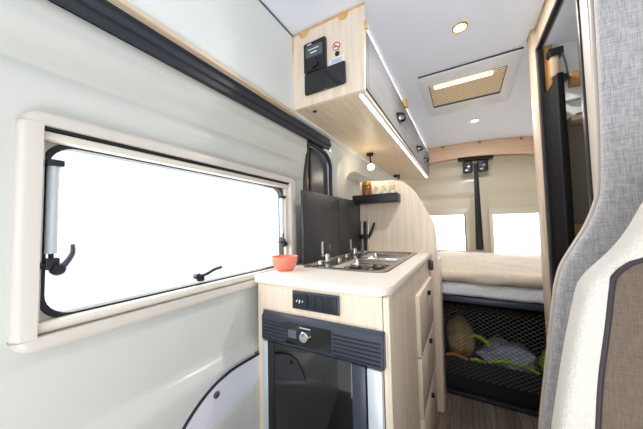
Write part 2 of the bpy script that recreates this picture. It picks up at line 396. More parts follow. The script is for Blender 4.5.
# right side: outer wall, washroom unit
MB().box(.92, .95, -1.2, 3.2, 0, 1.93).build('wall_right', M['white'], kind=S)
MB().box(.326, .92, 1.36, 1.38, 0, 1.475).build('wall_washroom_back', M['panelgrey'], kind=S)
MB().box(.326, .92, 1.36, 1.38, 1.475, 1.89).build('wall_washroom_back_upper', M['white'], kind=S)
MB().box(.32, .92, .90, 1.36, 1.80, 1.83).build('ceiling_washroom', M['ceil'], kind=S)
MB().box(.322, .92, .885, .915, 0, 1.89).build('wall_washroom_front', M['white'], kind=S)
MB().box(.30, .325, .885, .928, 0, 1.897, .001).build('trim_10', M['greige'], kind=S)
MB().box(.30, .325, .93, 1.36, 1.808, 1.897).build('trim_11', M['woodpost'], kind=S)
MB().box(.286, .33, 1.36, 1.43, 0, 1.897, .003).build('trim_12', M['woodpost'], kind=S)
MB().box(.297, .303, .88, 1.36, 1.892, 1.899).box(.283, .289, 1.357, 1.43, 1.892, 1.899).build('trim_13', M['ply'], kind=S)
MB().prism([(.39, 1.610), (.92, 1.585), (.92, 1.65), (.39, 1.662)], 'y', 1.33, 1.36, .002, 1).build('trim_14', M['amber'], kind=S)
d3 = MB().box(.296, .312, 1.332, 1.36, .02, 1.808, .001).box(.296, .312, .928, .945, .02, 1.808, .001).box(.296, .312, .928, 1.36, 1.794, 1.808, .001).build('door_3', M['black'], kind=S)
MB().box(.2955, .2965, .942, 1.358, 1.806, 1.8085).build('door_edge_line', M['alu'], d3)

# rear end: beam and doors
MB().grid(frange(-.62, .92, 24), [0, 1, 2, 3], lambda x, k: (x, 2.93 if k in (0, 1) else 3.0, (1.752-.16*max(0, x-.0)**2-.2*min(0, x)**2) if k in (0, 3) else cz(x, 2.95)+.004)).build('trim_15', M['woodx'], kind=S)
for x in (-.16, .17, .50):
    MB().box(x-.012, x+.012, 2.922, 2.932, cz(x, 2.95)-.026, cz(x, 2.95)-.002, .004).build('trim_16', M['amber'], kind=S)
for nm, x0, x1, wx0, wx1, wz0, wz1 in (('door_1', -.82, .155, -.345, .030, .775, 1.190), ('door_2', .155, .93, .250, .690, .755, 1.180)):
    # pressed door skin: grid with a window hole and a raised oval field above it
    xs = sorted(set(round(v, 4) for v in frange(x0, wx0, 8)+frange(wx0, wx1, 12)+frange(wx1, x1, 6)))
    zz = sorted(set(round(v, 4) for v in frange(0, wz0, 6)+frange(wz0, wz1, 4)+frange(wz1, 1.95, 26)))
    b = bmesh.new(); V = {}
    for x in xs:
        for z in zz:
            e = max(0, abs(x-(wx0+wx1)/2)-.17); q = 1.40
            dd = .025*sm((q-z)/.03)*sm((.27-abs(x-(wx0+wx1)/2))/.04)-.03*sm((1.60-z)/.05)
            V[x, z] = b.verts.new((x, 3.15+dd-.05*sm((z-1.62)/.2), z))
    for a0, a1 in zip(xs, xs[1:]):
        for c0, c1 in zip(zz, zz[1:]):
            if wx0 < (a0+a1)/2 < wx1 and wz0 < (c0+c1)/2 < wz1: continue
            b.faces.new((V[a0, c0], V[a1, c0], V[a1, c1], V[a0, c1]))
    for v in [v for v in b.verts if not v.link_faces]: b.verts.remove(v)
    bmesh.ops.recalc_face_normals(b, faces=b.faces)
    MB().merge(b).build(nm, M['beige'], kind=S, smooth=60)
    wn = 'window_2' if nm == 'door_1' else 'window_3'
    w = MB().prism(rr(wx0-.02, wx1+.02, wz0-.02, wz1+.045, .012, 4), 'y', 3.095, 3.16, .004, 2, hole=rr(wx0+.012, wx1-.012, wz0+.012, wz1-.012, .008, 4)).build(wn, M['beige'], kind=S)
    MB().box(wx0+.01, wx1-.01, 3.125, 3.128, wz0+.01, wz1-.01).build('roller_blind', M['backlit'], w, smooth=0)
    MB().box(wx1-.024, wx1-.012, 3.11, 3.124, wz0+.012, wz1-.012).build('blind_guide', M['rubber' if nm == 'door_1' else 'frame'], w)
    MB().box(wx0+.012, wx1-.012, 3.11, 3.124, wz1-.02, wz1-.012).build('blind_cassette', M['frame'], w)

lk = thing('door_lock_post', 'tall black post with latch head between the two beige rear doors', 'door lock', (.16, 3.07, .80))
MB().prism([(.098, .80), (.168, .80), (.152, 1.70), (.116, 1.70)], 'y', 3.06, 3.11, .008, 2).build('post', M['rubber'], lk)
MB().box(.125, .138, 3.048, 3.07, .82, 1.62, .003).build('lock_rod', M['black'], lk)
MB().prism([(-.03, 1.742), (-.03, 1.765), (.285, 1.748), (.285, 1.724), (.25, 1.718), (.02, 1.738)], 'y', 2.99, 3.08, .004, 2).build('top_bracket', M['black'], lk)
for x in (.045, .178):
    lb = MB().prism(rr(x-.030, x+.060, 1.605, 1.725, .018, 4), 'y', 3.01, 3.075, .005, 2).build('latch_box', M['rubber'], lk)
    MB().box(x-.012, x+.016, 3.004, 3.012, 1.620, 1.635).tube([(x-.015, 3.006, 1.68), (x+.01, 3.004, 1.66), (x+.02, 3.006, 1.64)], .005, 6).box(x+.012, x+.034, 3.004, 3.012, 1.66, 1.672).build('catch', M['lockmetal'], lb)

# ---------------------------------------------------------------- overhead cabinet
oc = thing('overhead_cabinet', 'long overhead cabinet with pale wood end panel and grey flap doors', 'cabinet', (-.46, 1.8, 1.57))
MB().prism([(-.626, 1.57), (-.296, 1.57), (-.287, 1.894), (-.612, 1.894)], 'y', .86, .878, .001, 1).build('end_panel', M['woodz'], oc)
MB().box(-.622, -.302, .878, 2.85, 1.57, 1.586).build('bottom_panel', M['woody'], oc)
MB().box(-.622, -.302, 2.832, 2.85, 1.586, 1.89).build('rear_panel', M['woodz'], oc)
MB().prism([(-.627, 1.568), (-.621, 1.568), (-.607, 1.896), (-.613, 1.896)], 'y', .8565, .862).prism([(-.613, 1.890), (-.613, 1.896), (-.286, 1.896), (-.286, 1.890)], 'y', .8565, .862).build('edge_band', M['ply'], oc)
MB().box(-.628, -.620, .862, 2.6, 1.5665, 1.572).build('edge_band', M['ply'], oc)
for x in (-.556, -.372):
    MB().prism([(x-.022, 1.893), (x+.022, 1.893), (x+.018, 1.876), (x+.008, 1.868), (x-.008, 1.868), (x-.018, 1.876)], 'y', .8575, .861).build('corner_cleat', M['ply'], oc)
MB().box(-.302, -.280, .861, .878, 1.80, 1.83, .003).build('corner_cleat', M['ply'], oc)
MB().box(-.32, -.286, 1.66, 1.70, 1.842, 1.89, .002).build('hinge_block', M['ply'], oc)
MB().box(-.327, -.315, .89, 2.84, 1.5655, 1.5705).build('led_strip', M['led'], oc)
MB().box(-.338, -.304, .884, 2.845, 1.5685, 1.571).build('led_profile', M['alu'], oc)
for (a, c, hy) in ((.885, 1.60, 1.43), (1.606, 2.27, 2.10), (2.276, 2.845, 2.50)):
    d = MB().prism([(-.312, 1.588), (-.296, 1.588), (-.292, 1.812), (-.308, 1.812)], 'y', a, c, .002, 1).build('door', M['greydoor'], oc)
    hp = MB().prism(rr(hy-.050, hy+.050, 1.650, 1.700, .024, 6), 'x', -.296, -.2905, .001, 1).build('handle', M['black'], d)
    MB().tube(lerp_pts([(-.292, hy-.058, 1.676), (-.268, hy-.040, 1.678), (-.260, hy, 1.680), (-.268, hy+.040, 1.678), (-.292, hy+.058, 1.676)], 4), .0075, 8).build('pull', M['black'], d)
    MB().lathe(hy, 1.675, [(0, -.291), (.014, -.291), (.013, -.284), (0, -.283)], 'x').build('push_button', M['chrome'], d)
MB().lathe(-.540, .915, [(0, 1.571), (.009, 1.571), (.009, 1.567), (0, 1.566)]).build('cable_cap', M['black'], oc)
MB().box(-.292, -.2915, .905, .907, 1.59, 1.812).build('door_gap', M['black'], oc)
cp = MB().prism(rr(-.549, -.446, 1.702, 1.826, .006, 3), 'y', .846, .861, .002, 1).build('control_panel', M['black'], oc)
MB().prism(rr(-.538, -.459, 1.758, 1.806, .004, 3), 'y', .8445, .847).build('screen', M['screen'], cp)
MB().lathe(-.497, 1.728, [(0, .847), (.016, .847), (.016, .838), (.013, .836), (0, .836)], 'y').build('dial', M['black'], cp)
MB().box(-.53, -.51, .8450, .8462, 1.813, 1.817).box(-.525, -.475, .844, .8446, 1.79, 1.793).box(-.515, -.485, .844, .8446, 1.775, 1.779).build('panel_text', M['paper'], cp)
pk = MB().prism(rr(-.550, -.366, 1.612, 1.700, .007, 3), 'y', .850, .861, .002, 1).build('storage_pocket', M['blackgl'], oc)
MB().prism([(-.47, 1.698), (-.455, 1.698), (-.385, 1.622), (-.400, 1.616)], 'y', .8478, .8505).build('diagonal_rib', M['black'], pk)
sg = MB().lathe(-.404, 1.773, [(0, .8605), (.0165, .8605), (.0165, .8592), (0, .8590)], 'y').build('no_smoking_sticker', M['paper'], oc)
b2 = MB().tube([(-.404+.015*math.cos(t*PI/12), .8585, 1.773+.015*math.sin(t*PI/12)) for t in range(24)], .0018, 5, closed=True)
b2.tube([(-.4145, .8583, 1.7835), (-.3935, .8583, 1.7625)], .0016, 5).build('red_ring', M['red'], sg)
MB().box(-.415, -.395, .8580, .859, 1.7705, 1.7735).build('cigarette', M['black'], sg)
MB().lathe(-.401, 1.742, [(0, .861), (.0095, .861), (.0095, .857), (.006, .854), (0, .856)], 'y').build('socket', M['black'], oc)
ns = MB().prism([(-.434, 1.704), (-.374, 1.706), (-.374, 1.730), (-.434, 1.726)], 'y', .8588, .8602).build('notice_label', M['paper'], oc)
MB().box(-.428, -.38, .8582, .859, 1.7205, 1.7225).box(-.428, -.385, .8582, .859, 1.715, 1.7168).box(-.428, -.382, .8582, .859, 1.7095, 1.7112).build('notice_text', M['ink'], ns)

# spot lamp under the cabinet
sl = thing('spot_lamp', 'small black swivel spot lamp with glowing globe under the overhead cabinet', 'lamp', (-.545, 1.66, 1.57))
MB().lathe(-.545, 1.66, [(0, 1.5695), (.024, 1.5695), (.024, 1.556), (.018, 1.552), (0, 1.552)]).build('base', M['black'], sl)
MB().tube([(-.545, 1.66, 1.555), (-.538, 1.645, 1.515), (-.520, 1.60, 1.478)], .005, 8).build('arm', M['black'], sl)
MB().lathe(-.517, 1.59, [(0, 1.478), (.011, 1.476), (.020, 1.466), (.022, 1.455), (.018, 1.442), (0, 1.438)]).build('globe', M['lamp'], sl)
light('spot_glow', 'POINT', (-.517, 1.56, 1.42), .6, .03, color=(1, .86, .66))
sl2 = thing('hanging_bracket', 'small black hook under the far end of the overhead cabinet', 'bracket', (-.56, 2.51, 1.53))
MB().box(-.585, -.555, 2.50, 2.53, 1.545, 1.5695, .004).build('plate', M['black'], sl2)
MB().box(-.545, -.530, 2.50, 2.52, 1.525, 1.5695, .003).box(-.575, -.530, 2.505, 2.515, 1.552, 1.560).build('hook', M['black'], sl2)

# ---------------------------------------------------------------- kitchen
kc = thing('kitchen_cabinet', 'pale wood kitchen cabinet with side drawers below the cream worktop', 'cabinet', (-.41, 1.14, 0))
MB().box(-.640, -.196, .668, .686, .790, .878).box(-.640, -.618, .668, .686, 0.0, .790).box(-.198, -.185, .668, .686, 0, .878).build('front_panel', M['woodz'], kc)
MB().box(-.640, -.198, .668, .686, 0.0, .06).build('plinth', M['woodz'], kc)
MB().box(-.200, -.183, .686, 1.60, .0, .878).build('side_panel', M['woodz'], kc)
MB().box(-.188, -.179, .665, .675, 0, .878, .004, 3).build('corner_post', M['woodz'], kc)
MB().box(-.64, -.2, 1.59, 1.60, 0, .878).build('back_panel', M['woodz'], kc)
for i, (z0, z1, zk) in enumerate(((.545, .785, .745), (.315, .540, .520), (.055, .310, .270))):
    d = MB().box(-.183, -.166, 1.072, 1.53, z0, z1, .003).build('drawer', M['woodz'], kc)
    MB().lathe(1.31, zk, [(0, -.166), (.010, -.166), (.012, -.156), (.009, -.152), (0, -.152)], 'x').build('knob', M['black'], d)
MB().prism(rr(1.515, 1.565, .815, .872, .02, 5), 'x', -.183, -.160, .004, 2).build('towel_hook', M['black'], kc)
sp = MB().box(-.488, -.322, .660, .668, .812, .869, .003).build('switch_panel', M['slate'], kc)
MB().prism(rr(-.480, -.428, .818, .863, .008, 4), 'y', .654, .661, .002, 1).build('socket', M['rubber'], sp)
MB().tube([(-.467, .6535, .838), (-.463, .6535, .843)], .0015, 5).tube([(-.456, .6535, .834), (-.455, .6535, .845), (-.452, .6535, .840)], .0015, 5).tube([(-.445, .6535, .838), (-.442, .6535, .843)], .0015, 5).build('socket_symbol', M['paper'], sp)
for a, c in ((-.424, -.402), (-.398, -.376), (-.372, -.328)):
    MB().box(a, c, .655, .661, .818, .863, .002).build('rocker_switch', M['rubber'], sp)

# worktop with rounded front right corner and a cut-out for the sink unit
def corners(L4, n=6):
    P = []
    for cx, cy, r, t in L4:
        for k in range(n+1):
            a = math.radians(t+90*k/n); P.append((cx+r*math.cos(a), cy+r*math.sin(a)))
    return P
r = .055
wt = MB().prism(corners([(-.179, 1.617, .001, 0), (-.654, 1.617, .001, 90), (-.645, .670, .010, 180), (-.178-r, .660+r, r, 270)]), 'z', .878, .905, .004, 3, hole=rr(-.584, -.262, .898, 1.562, .03)).build('worktop', M['worktop'])
tag(wt, 'cream worktop with a rounded corner over the kitchen cabinet', 'worktop')

# refrigerator
fr = thing('refrigerator', 'black glass fridge with slatted top bezel built in under the worktop', 'fridge', (-.405, .80, .06))
MB().box(-.612, -.200, .672, 1.05, .062, .70).build('body', M['black'], fr)
bz = MB().prism([(.646, .704), (.646, .776), (.656, .790), (.672, .790), (.672, .697), (.652, .697)], 'x', -.606, -.192, .002, 1).build('top_bezel', M['slate'], fr)
for (a, c) in ((-.600, -.506), (-.338, -.200)):
    mb = MB()
    for q in range(6): mb.box(a, c, .6435, .6465, .706+q*.0112, .7105+q*.0112, .0006, 1)
    mb.build('vent_slats', M['rubber'], bz)
MB().box(-.504, -.342, .6445, .6465, .708, .774).build('control_strip', M['blackgl'], bz)
MB().box(-.492, -.462, .6435, .6450, .728, .752).build('display', M['darkgrey'], bz)
MB().lathe(-.430, .741, [(0, .645), (.016, .645), (.016, .636), (.0135, .633), (0, .633)], 'y').build('knob', M['chrome'], bz)
MB().box(-.431, -.429, .632, .6335, .745, .755).build('knob_mark', M['black'], bz)
mb = MB()
for q in range(9): mb.box(-.449+q*.0043, -.4462+q*.0043, .644, .6448, .7625, .7655)
mb.build('brand_lettering', M['paper'], bz)
MB().box(-.606, -.584, .650, .672, .06, .694, .003).build('door_trim', M['alu'], fr)
MB().box(-.240, -.200, .650, .672, .06, .694, .003).build('door_trim', M['alu'], fr)
MB().box(-.587, -.560, .652, .672, .06, .694, .003).build('door_frame', M['rubber'], fr)
MB().box(-.285, -.245, .652, .672, .06, .694, .003).build('door_frame', M['slate'], fr)
MB().box(-.560, -.285, .655, .672, .06, .694, .001).build('glass_door', M['blackgl'], fr)

# sink and hob unit let into the worktop
sk = thing('sink_hob_unit', 'stainless steel sink and hob unit set in the cream worktop', 'sink', (-.42, 1.25, .905))
x0, x1, y0, y1 = -.595, -.245, .868, 1.585
MB().prism(rr(x0, x1, y0, y1, .04), 'z', .9052, .9085, .001, 1, hole=rr(x0+.010, x1-.022, y0+.03, y1-.03, .035)).build('rim', M['steel'], sk)
MB().prism(rr(x0-.004, x1+.004, y0-.004, y1+.004, .042), 'z', .9051, .9060, hole=rr(x0+.01, x1-.01, y0+.01, y1-.01, .035)).build('gasket', M['black'], sk)
b = bmesh.new()   # pressed tray: hob field in front, bowl at the back
us = frange(x0+.008, x1-.018, 46); vs = frange(y0+.025, y1-.025, 84)
def tray(u, v):
    ex = min(u-us[0], us[-1]-u); ey1 = v-vs[0]; ey2 = vs[-1]-v
    h = -.008*sm(min(ex, ey1, ey2)/.012)
    h -= .030*sm(min(u+.50, -.278-u, v-.915, 1.235-v)/.018)
    h -= .12*sm(min(u+.50, -.278-u, v-1.270, 1.545-v)/.022)
    return (u, v, .9088+h)
V = [[b.verts.new(tray(u, v)) for v in vs] for u in us]
for i in range(len(us)-1):
    for j in range(len(vs)-1): b.faces.new((V[i][j], V[i+1][j], V[i+1][j+1], V[i][j+1]))
bmesh.ops.recalc_face_normals(b, faces=b.faces)
MB().merge(b).build('basin', M['steel'], sk, smooth=70)
MB().box(-.495, -.285, 1.243, 1.255, .899, .909, .003).build('divider', M['chrome'], sk)
MB().lathe(-.39, 1.40, [(0, .782), (.028, .782), (.028, .786), (.02, .787), (0, .785)]).build('drain', M['chrome'], sk)
for cx, cy, rr_ in ((-.43, 1.06, .028), (-.335, 1.10, .022)):
    br_ = MB().lathe(cx, cy, [(0, .871), (rr_+.01, .871), (rr_+.008, .876), (rr_, .878), (rr_, .884), (0, .886)]).build('burner', M['caston'], sk)
    for q in range(4):
        a = PI/4+q*PI/2; MB().tube([(cx+.018*math.cos(a), cy+.018*math.sin(a), .890), (cx+.052*math.cos(a), cy+.052*math.sin(a), .890), (cx+.056*math.cos(a), cy+.056*math.sin(a), .873)], .0028, 6).build('pan_support_arm', M['caston'], br_)
for y, hh in ((1.05, .052), (1.395, .045)):
    f = MB().lathe(-.570, y, [(0, .908), (.020, .908), (.020, .912), (.014, .915), (.013, .915+hh*.45), (.010, .918+hh*.5), (0, .918+hh*.5)]).build('tap_base', M['chrome'], sk)
    MB().prism([(-.598, .93), (-.588, .93), (-.588, .93+hh*1.35), (-.598, .93+hh*1.35)], 'y', y-.012, y+.004, .002, 1).build('tap_lever', M['chrome'], f)
for y in (.95, 1.22):
    MB().lathe(-.548, y, [(0, .908), (.011, .908), (.010, .922), (.008, .925), (0, .925)]).build('burner_knob', M['steel'], sk)
MB().lathe(-.545, 1.13, [(0, .900), (.014, .900), (.012, .916), (0, .918)]).build('burner_knob', M['steel'], sk)

# splashback
sb = thing('splashback', 'charcoal splashback of two boards standing between worktop and left wall', 'splashback', (-.61, 1.28, .905))
for a, c in ((.917, 1.285), (1.289, 1.618)):
    p = MB().box(-.622, -.612, a, c, .9055, 1.235, .001).build('board', M['splash'], sb)
    for y in ((a+.03, c-.03) if a < 1 else (c-.08,)):
        MB().lathe(y, 1.212, [(0, -.612), (.006, -.612), (.006, -.609), (0, -.608)], 'x', seg=12).build('screw', M['screw'], p)
MB().lathe(1.16, .965, [(0, -.612), (.014, -.612), (.014, -.610), (.008, -.609), (0, -.609)], 'x').build('socket_cover', M['darkgrey'], sb)

# wooden partition behind the worktop
out = lerp_pts([(-.40, 1.362), (-.345, 1.352), (-.30, 1.325), (-.25, 1.268), (-.20, 1.172), (-.165, 1.10), (-.148, 1.05), (-.143, .98)], 4)
pt = MB().prism([(-.655, 0), (-.655, 1.235), (-.61, 1.235), (-.61, 1.372)]+out+[(-.143, 0)], 'y', 1.62, 1.638, .001, 1).build('wooden_partition', M['woodz'])
tag(pt, 'tall pale wood partition with a curved top corner behind the sink', 'partition')
bp_ = MB().box(-.165, -.138, 1.64, 1.80, 0, .86, .003).build('bedside_panel', M['woodz'])
tag(bp_, 'narrow pale wood upright between the kitchen cabinet and the bed', 'panel')

# shelf with jar and herbs
sh = thing('wall_shelf', 'small black tray shelf on the pale wood partition', 'shelf', (-.49, 1.57, 1.215))
MB().box(-.628, -.340, 1.530, 1.619, 1.215, 1.222, .003).build('tray_base', M['black'], sh)
MB().box(-.628, -.340, 1.524, 1.531, 1.218, 1.268, .003).build('front_rim', M['black'], sh)
for x in (-.347, -.628):
    MB().box(x, x+.007, 1.524, 1.619, 1.218, 1.268, .003).build('side_rim', M['black'], sh)
j = thing('spice_jar', 'amber jar with gold lid at the left end of the black shelf', 'jar', (-.545, 1.575, 1.222))
MB().lathe(-.545, 1.575, [(0, 1.223), (.030, 1.223), (.032, 1.23), (.032, 1.325), (.027, 1.333), (0, 1.333)]).build('jar_body', M['jar'], j)
MB().lathe(-.545, 1.575, [(0, 1.334), (.031, 1.334), (.031, 1.357), (.029, 1.360), (0, 1.360)]).build('lid', M['gold'], j)
names = ('leftmost of the three herb pots beside the jar on the black shelf', 'middle of the three herb pots on the black shelf', 'rightmost of the three herb pots on the black shelf')
for i, x in enumerate((-.478, -.430, -.382)):
    hp = thing('herb_pot', names[i], 'plant pot', (x, 1.575, 1.222), 'herb pots on the shelf')
    MB().lathe(x, 1.575, [(0, 1.223), (.017, 1.223), (.021, 1.288), (.019, 1.288), (0, 1.284)], seg=16).build('pot', M['pot'], hp)
    mb = MB()
    for q in range(26):
        a = random.random()*2*PI; t = random.random(); rad = .004+.018*t; h0 = 1.290+random.random()*.030
        c = Vector((x+rad*math.cos(a), 1.575+rad*math.sin(a), h0)); d = Vector((math.cos(a+.8), math.sin(a+.8), .3))*.008; e = Vector((-math.sin(a), math.cos(a), .2))*.006
        b = bmesh.new(); b.faces.new([b.verts.new(c+w_) for w_ in (-d, e*.8+Vector((0, 0, .002)), d, -e*.8+Vector((0, 0, .002)))]); mb.merge(b)
    mb.build('leaves', M['leaf'], hp, smooth=0)

# knives in a black holder beside the splashback
kh = thing('utensil_holder', 'slim black holder of kitchen knives standing behind the sink by the partition', 'utensil holder', (-.55, 1.60, .905))
MB().box(-.600, -.590, 1.590, 1.602, .909, 1.105, .002).build('steel_bar', M['steel'], kh)
MB().box(-.580, -.563, 1.588, 1.604, .909, 1.10, .003).build('knife', M['black'], kh)
MB().tube([(-.545, 1.596, 1.00), (-.525, 1.592, 1.04), (-.505, 1.585, 1.09)], [.010, .009, .007], 8).build('knife', M['black'], kh)
MB().tube([(-.556, 1.598, .99), (-.545, 1.598, 1.10), (-.538, 1.596, 1.125)], [.006, .005, .003], 8).build('steel_spoon', M['steel'], kh)
MB().box(-.612, -.545, 1.582, 1.612, .985, 1.015, .005).build('holder_band', M['black'], kh)
MB().tube([(-.552, 1.597, .909), (-.552, 1.597, .99)], .004, 8).build('support_rod', M['steel'], kh)

# bowl
bw = MB().lathe(-.612, .785, [(0, .9057), (.030, .9057), (.033, .908), (.042, .920), (.048, .938), (.051, .959), (.0485, .959), (.045, .938), (.038, .922), (.020, .912), (0, .911)], seg=40).build('bowl', M['coral'], smooth=50)
tag(bw, 'coral pink ceramic bowl on the left corner of the worktop', 'bowl')

# ---------------------------------------------------------------- ceiling fittings
ht = thing('roof_hatch', 'square white roof hatch with a beige pleated blind in the ceiling', 'roof hatch', (.04, 1.76, 1.9))
MB().prism(rr(-.197, .285, 1.475, 2.045, .02), 'z', 1.884, 1.8985, .006, 2, hole=rr(-.150, .232, 1.575, 1.895, .004)).build('frame', M['hframe'], ht)
MB().box(-.19, .28, 1.472, 1.4775, 1.893, 1.8985).build('shadow_gap', M['black'], ht)
mb = MB()
for q in range(15):
    y = 1.586+q*.0205; mb.prism([(y-.0080, 1.893), (y, 1.889), (y+.0080, 1.893), (y, 1.894)], 'x', -.146, .228)
mb.build('pleated_blind', M['pleat'], ht, smooth=0)
MB().box(-.148, .23, 1.577, 1.893, 1.8965, 1.8985).build('fly_screen', M['rubber'], ht)
MB().box(-.12, .17, 1.594, 1.628, 1.880, 1.888, .003).build('light_bar', M['dif'], ht)
MB().box(-.149, -.146, 1.575, 1.895, 1.886, 1.896).box(.229, .232, 1.575, 1.895, 1.886, 1.896).box(-.149, .232, 1.892, 1.895, 1.886, 1.892).build('blind_channel', M['black'], ht)
for (x, y, rad, lab, e) in ((.020, 1.18, .030, 'round recessed ceiling downlight nearer the camera, in front of the roof hatch', 7), (.110, 2.33, .034, 'round recessed ceiling downlight behind the roof hatch', 5)):
    dl = thing('ceiling_downlight', lab, 'ceiling light', (x, y, 1.9), 'ceiling downlights')
    MB().prism([(x+rad*math.cos(t*PI/14), y+rad*math.sin(t*PI/14)) for t in range(28)], 'z', 1.893, 1.8985, .001, 1, hole=[(x+rad*.78*math.cos(t*PI/14), y+rad*.78*math.sin(t*PI/14)) for t in range(28)]).build('ring', M['gold'] if y < 2 else M['hframe'], dl)
    MB().lathe(x, y, [(0, 1.895), (rad*.77, 1.895), (rad*.77, 1.8985), (0, 1.8985)]).build('diffuser', M['lamp'], dl)
    light('downlight_glow', 'AREA', (x, y, 1.888), e, .05, color=(1, .96, .92))
ls = MB().box(-.346, -.330, .88, 2.84, 1.888, 1.8985).build('led_strip', M['led'])
tag(ls, 'long glowing light strip along the ceiling edge above the grey cabinet doors', 'light strip')

# ---------------------------------------------------------------- bed and garage
bd = thing('bed_base', 'black steel bed base with open storage below the rear mattress', 'bed base', (.2, 2.4, 0))
MB().box(-.160, .75, 1.82, 1.84, .578, .612, .003).build('front_rail', M['slate'], bd)
MB().box(-.60, .90, 1.84, 3.08, .585, .605).build('slat_board', M['black'], bd)
MB().box(-.165, -.150, 1.82, 3.08, 0, .585).box(.60, .62, 1.82, 3.08, 0, .585).box(-.165, .62, 3.04, 3.06, 0, .585).build('side_board', M['black'], bd)
MB().box(-.15, .60, 1.86, 3.04, .165, .18).build('storage_floor', M['black'], bd)
MB().box(-.15, .60, 1.855, 1.87, 0, .21).build('front_lip', M['black'], bd)
MB().box(-.15, .60, 1.815, 1.84, .012, .022, .002).build('lip_plate', M['track'], bd)
mt = MB()
def mat_surf(u, v):
    return (u, v, 0)
def cushion(x0, x1, y0, y1, z0, z1, r, amp, nx=46, ny=30, seed=0, sc=7):
    from mathutils import noise as N
    b = bmesh.new()
    rows = []
    prof = [(0, 0)]
    cs = []   # section around front: bottom -> front -> top
    for k_ in range(7): 
        a = math.radians(-90-90*k_/6); cs.append((y0+r+r*math.cos(a), z0+r+r*math.sin(a)))
    for k_ in range(1, 7):
        cs.append((y0, z0+r+(z1-z0-2*r)*k_/7))
    for k_ in range(7):
        a = math.radians(180-90*k_/6); cs.append((y0+r+r*math.cos(a), z1-r+r*math.sin(a)))
    for k_ in range(1, ny+1): cs.append((y0+r+(y1-y0-r)*k_/ny, z1))
    cs.append((y1, z0))
    for i in range(nx+1):
        x = x0+(x1-x0)*i/nx
        row = []
        for (y, z) in cs:
            n_ = N.noise(Vector((x*sc, y*sc*1.3, z*sc*2+seed)))
            row.append(b.verts.new((x, y+(n_*amp*.6 if y < y1 else 0), z+n_*amp)))
        rows.append(row)
    n = len(cs)
    for a_, c_ in zip(rows, rows[1:]):
        for k_ in range(n): b.faces.new((a_[k_], c_[k_], c_[(k_+1) % n], a_[(k_+1) % n]))
    b.faces.new(rows[0]); b.faces.new(rows[-1][::-1])
    bmesh.ops.recalc_face_normals(b, faces=b.faces)
    return MB().merge(b)
m1 = cushion(-.60, .88, 1.824, 3.04, .616, .698, .022, .004, seed=3, sc=14).build('mattress', M['sheet'], smooth=60)
tag(m1, 'white sheeted mattress on the black bed base', 'mattress')
m2 = cushion(-.61, .89, 1.800, 3.05, .702, .774, .030, .014, seed=9, sc=8).build('blanket', M['blanket'], smooth=60)
tag(m2, 'cream blanket spread over the top of the rear mattress', 'blanket')

# cargo net across the garage opening
mb = MB(); a0, a1, z0, z1 = -.148, .600, .11, .555; cell = .034; hcell = .024
def seg(p, q):
    b = bmesh.new(); p = Vector(p); q = Vector(q); t = (q-p).normalized(); s_ = t.cross(Vector((0, 1, 0))).normalized()*.0014; u_ = Vector((0, .0014, 0))
    A = [b.verts.new(p+w_) for w_ in (s_, u_, -s_, -u_)]; B = [b.verts.new(q+w_) for w_ in (s_, u_, -s_, -u_)]
    for k_ in range(4): b.faces.new((A[k_], A[(k_+1) % 4], B[(k_+1) % 4], B[k_]))
    mb.merge(b)
H = z1-z0; R_ = hcell/cell; n_ = int((a1-a0+H/R_)/cell)
for k_ in range(n_+1):
    xs_ = a0-H/R_+k_*cell
    for d_ in (1, -1):
        # line from (xs, z0) with slope +-R_
        p = (xs_, z0) if d_ > 0 else (xs_, z1); q = (xs_+H/R_, z1 if d_ > 0 else z0)
        ta = max(0, (a0-p[0])/(q[0]-p[0])); tb = min(1, (a1-p[0])/(q[0]-p[0]))
        if tb <= ta: continue
        P0 = (p[0]+(q[0]-p[0])*ta, p[1]+(q[1]-p[1])*ta); P1 = (p[0]+(q[0]-p[0])*tb, p[1]+(q[1]-p[1])*tb)
        seg((P0[0], 1.848, P0[1]), (P1[0], 1.848, P1[1]))
net = mb.build('cargo_net', mat('net_cord', (84, 84, 80), .7), smooth=0)
tag(net, 'black diamond mesh cargo net stretched under the bed', 'net')

def blob(cx, cy, cz_, rx, ry, rz, seed, sc=9, amp=.22, flat=True):
    from mathutils import noise as N
    b = bmesh.new(); bmesh.ops.create_icosphere(b, subdivisions=4, radius=1)
    for v in b.verts:
        n_ = 1+amp*N.noise(v.co*1.7+Vector((seed, 0, 0)))+amp*.3*N.noise(v.co*sc*.5+Vector((0, seed, 0)))
        c = v.co*n_
        v.co = Vector((cx+c.x*rx, cy+c.y*ry, max(cz_+c.z*rz, .181)))
    return MB().merge(b)
bg1 = thing('mesh_bag', 'tan mesh bag behind the net at the left of the bed storage', 'bag', (-.08, 2.02, .18))
blob(-.055, 2.04, .275, .090, .12, .145, 1, amp=.12).build('bag_body', M['bagtan'], bg1)
MB().tube(lerp_pts([(-.15, 1.885, .20), (-.10, 1.875, .225), (-.03, 1.875, .215), (-.02, 1.875, .20), (-.08, 1.875, .19), (-.15, 1.88, .20)], 5), .009, 8).build('rope_handle', M['orange'], bg1)
bg2 = thing('grey_bag', 'grey bag with lime straps lying behind the net in the bed storage', 'bag', (.22, 2.0, .18))
blob(.210, 2.0, .225, .140, .11, .088, 5, amp=.35).build('bag_body', M['baggrey'], bg2)
MB().tube(lerp_pts([(.10, 1.90, .20), (.17, 1.885, .238), (.26, 1.88, .235), (.34, 1.89, .205)], 6), .009, 8).build('strap', M['lime'], bg2)
MB().tube(lerp_pts([(.00, 1.95, .33), (.05, 1.93, .345), (.09, 1.93, .32), (.11, 1.93, .30)], 5), .011, 8).build('strap', M['lime'], bg2)
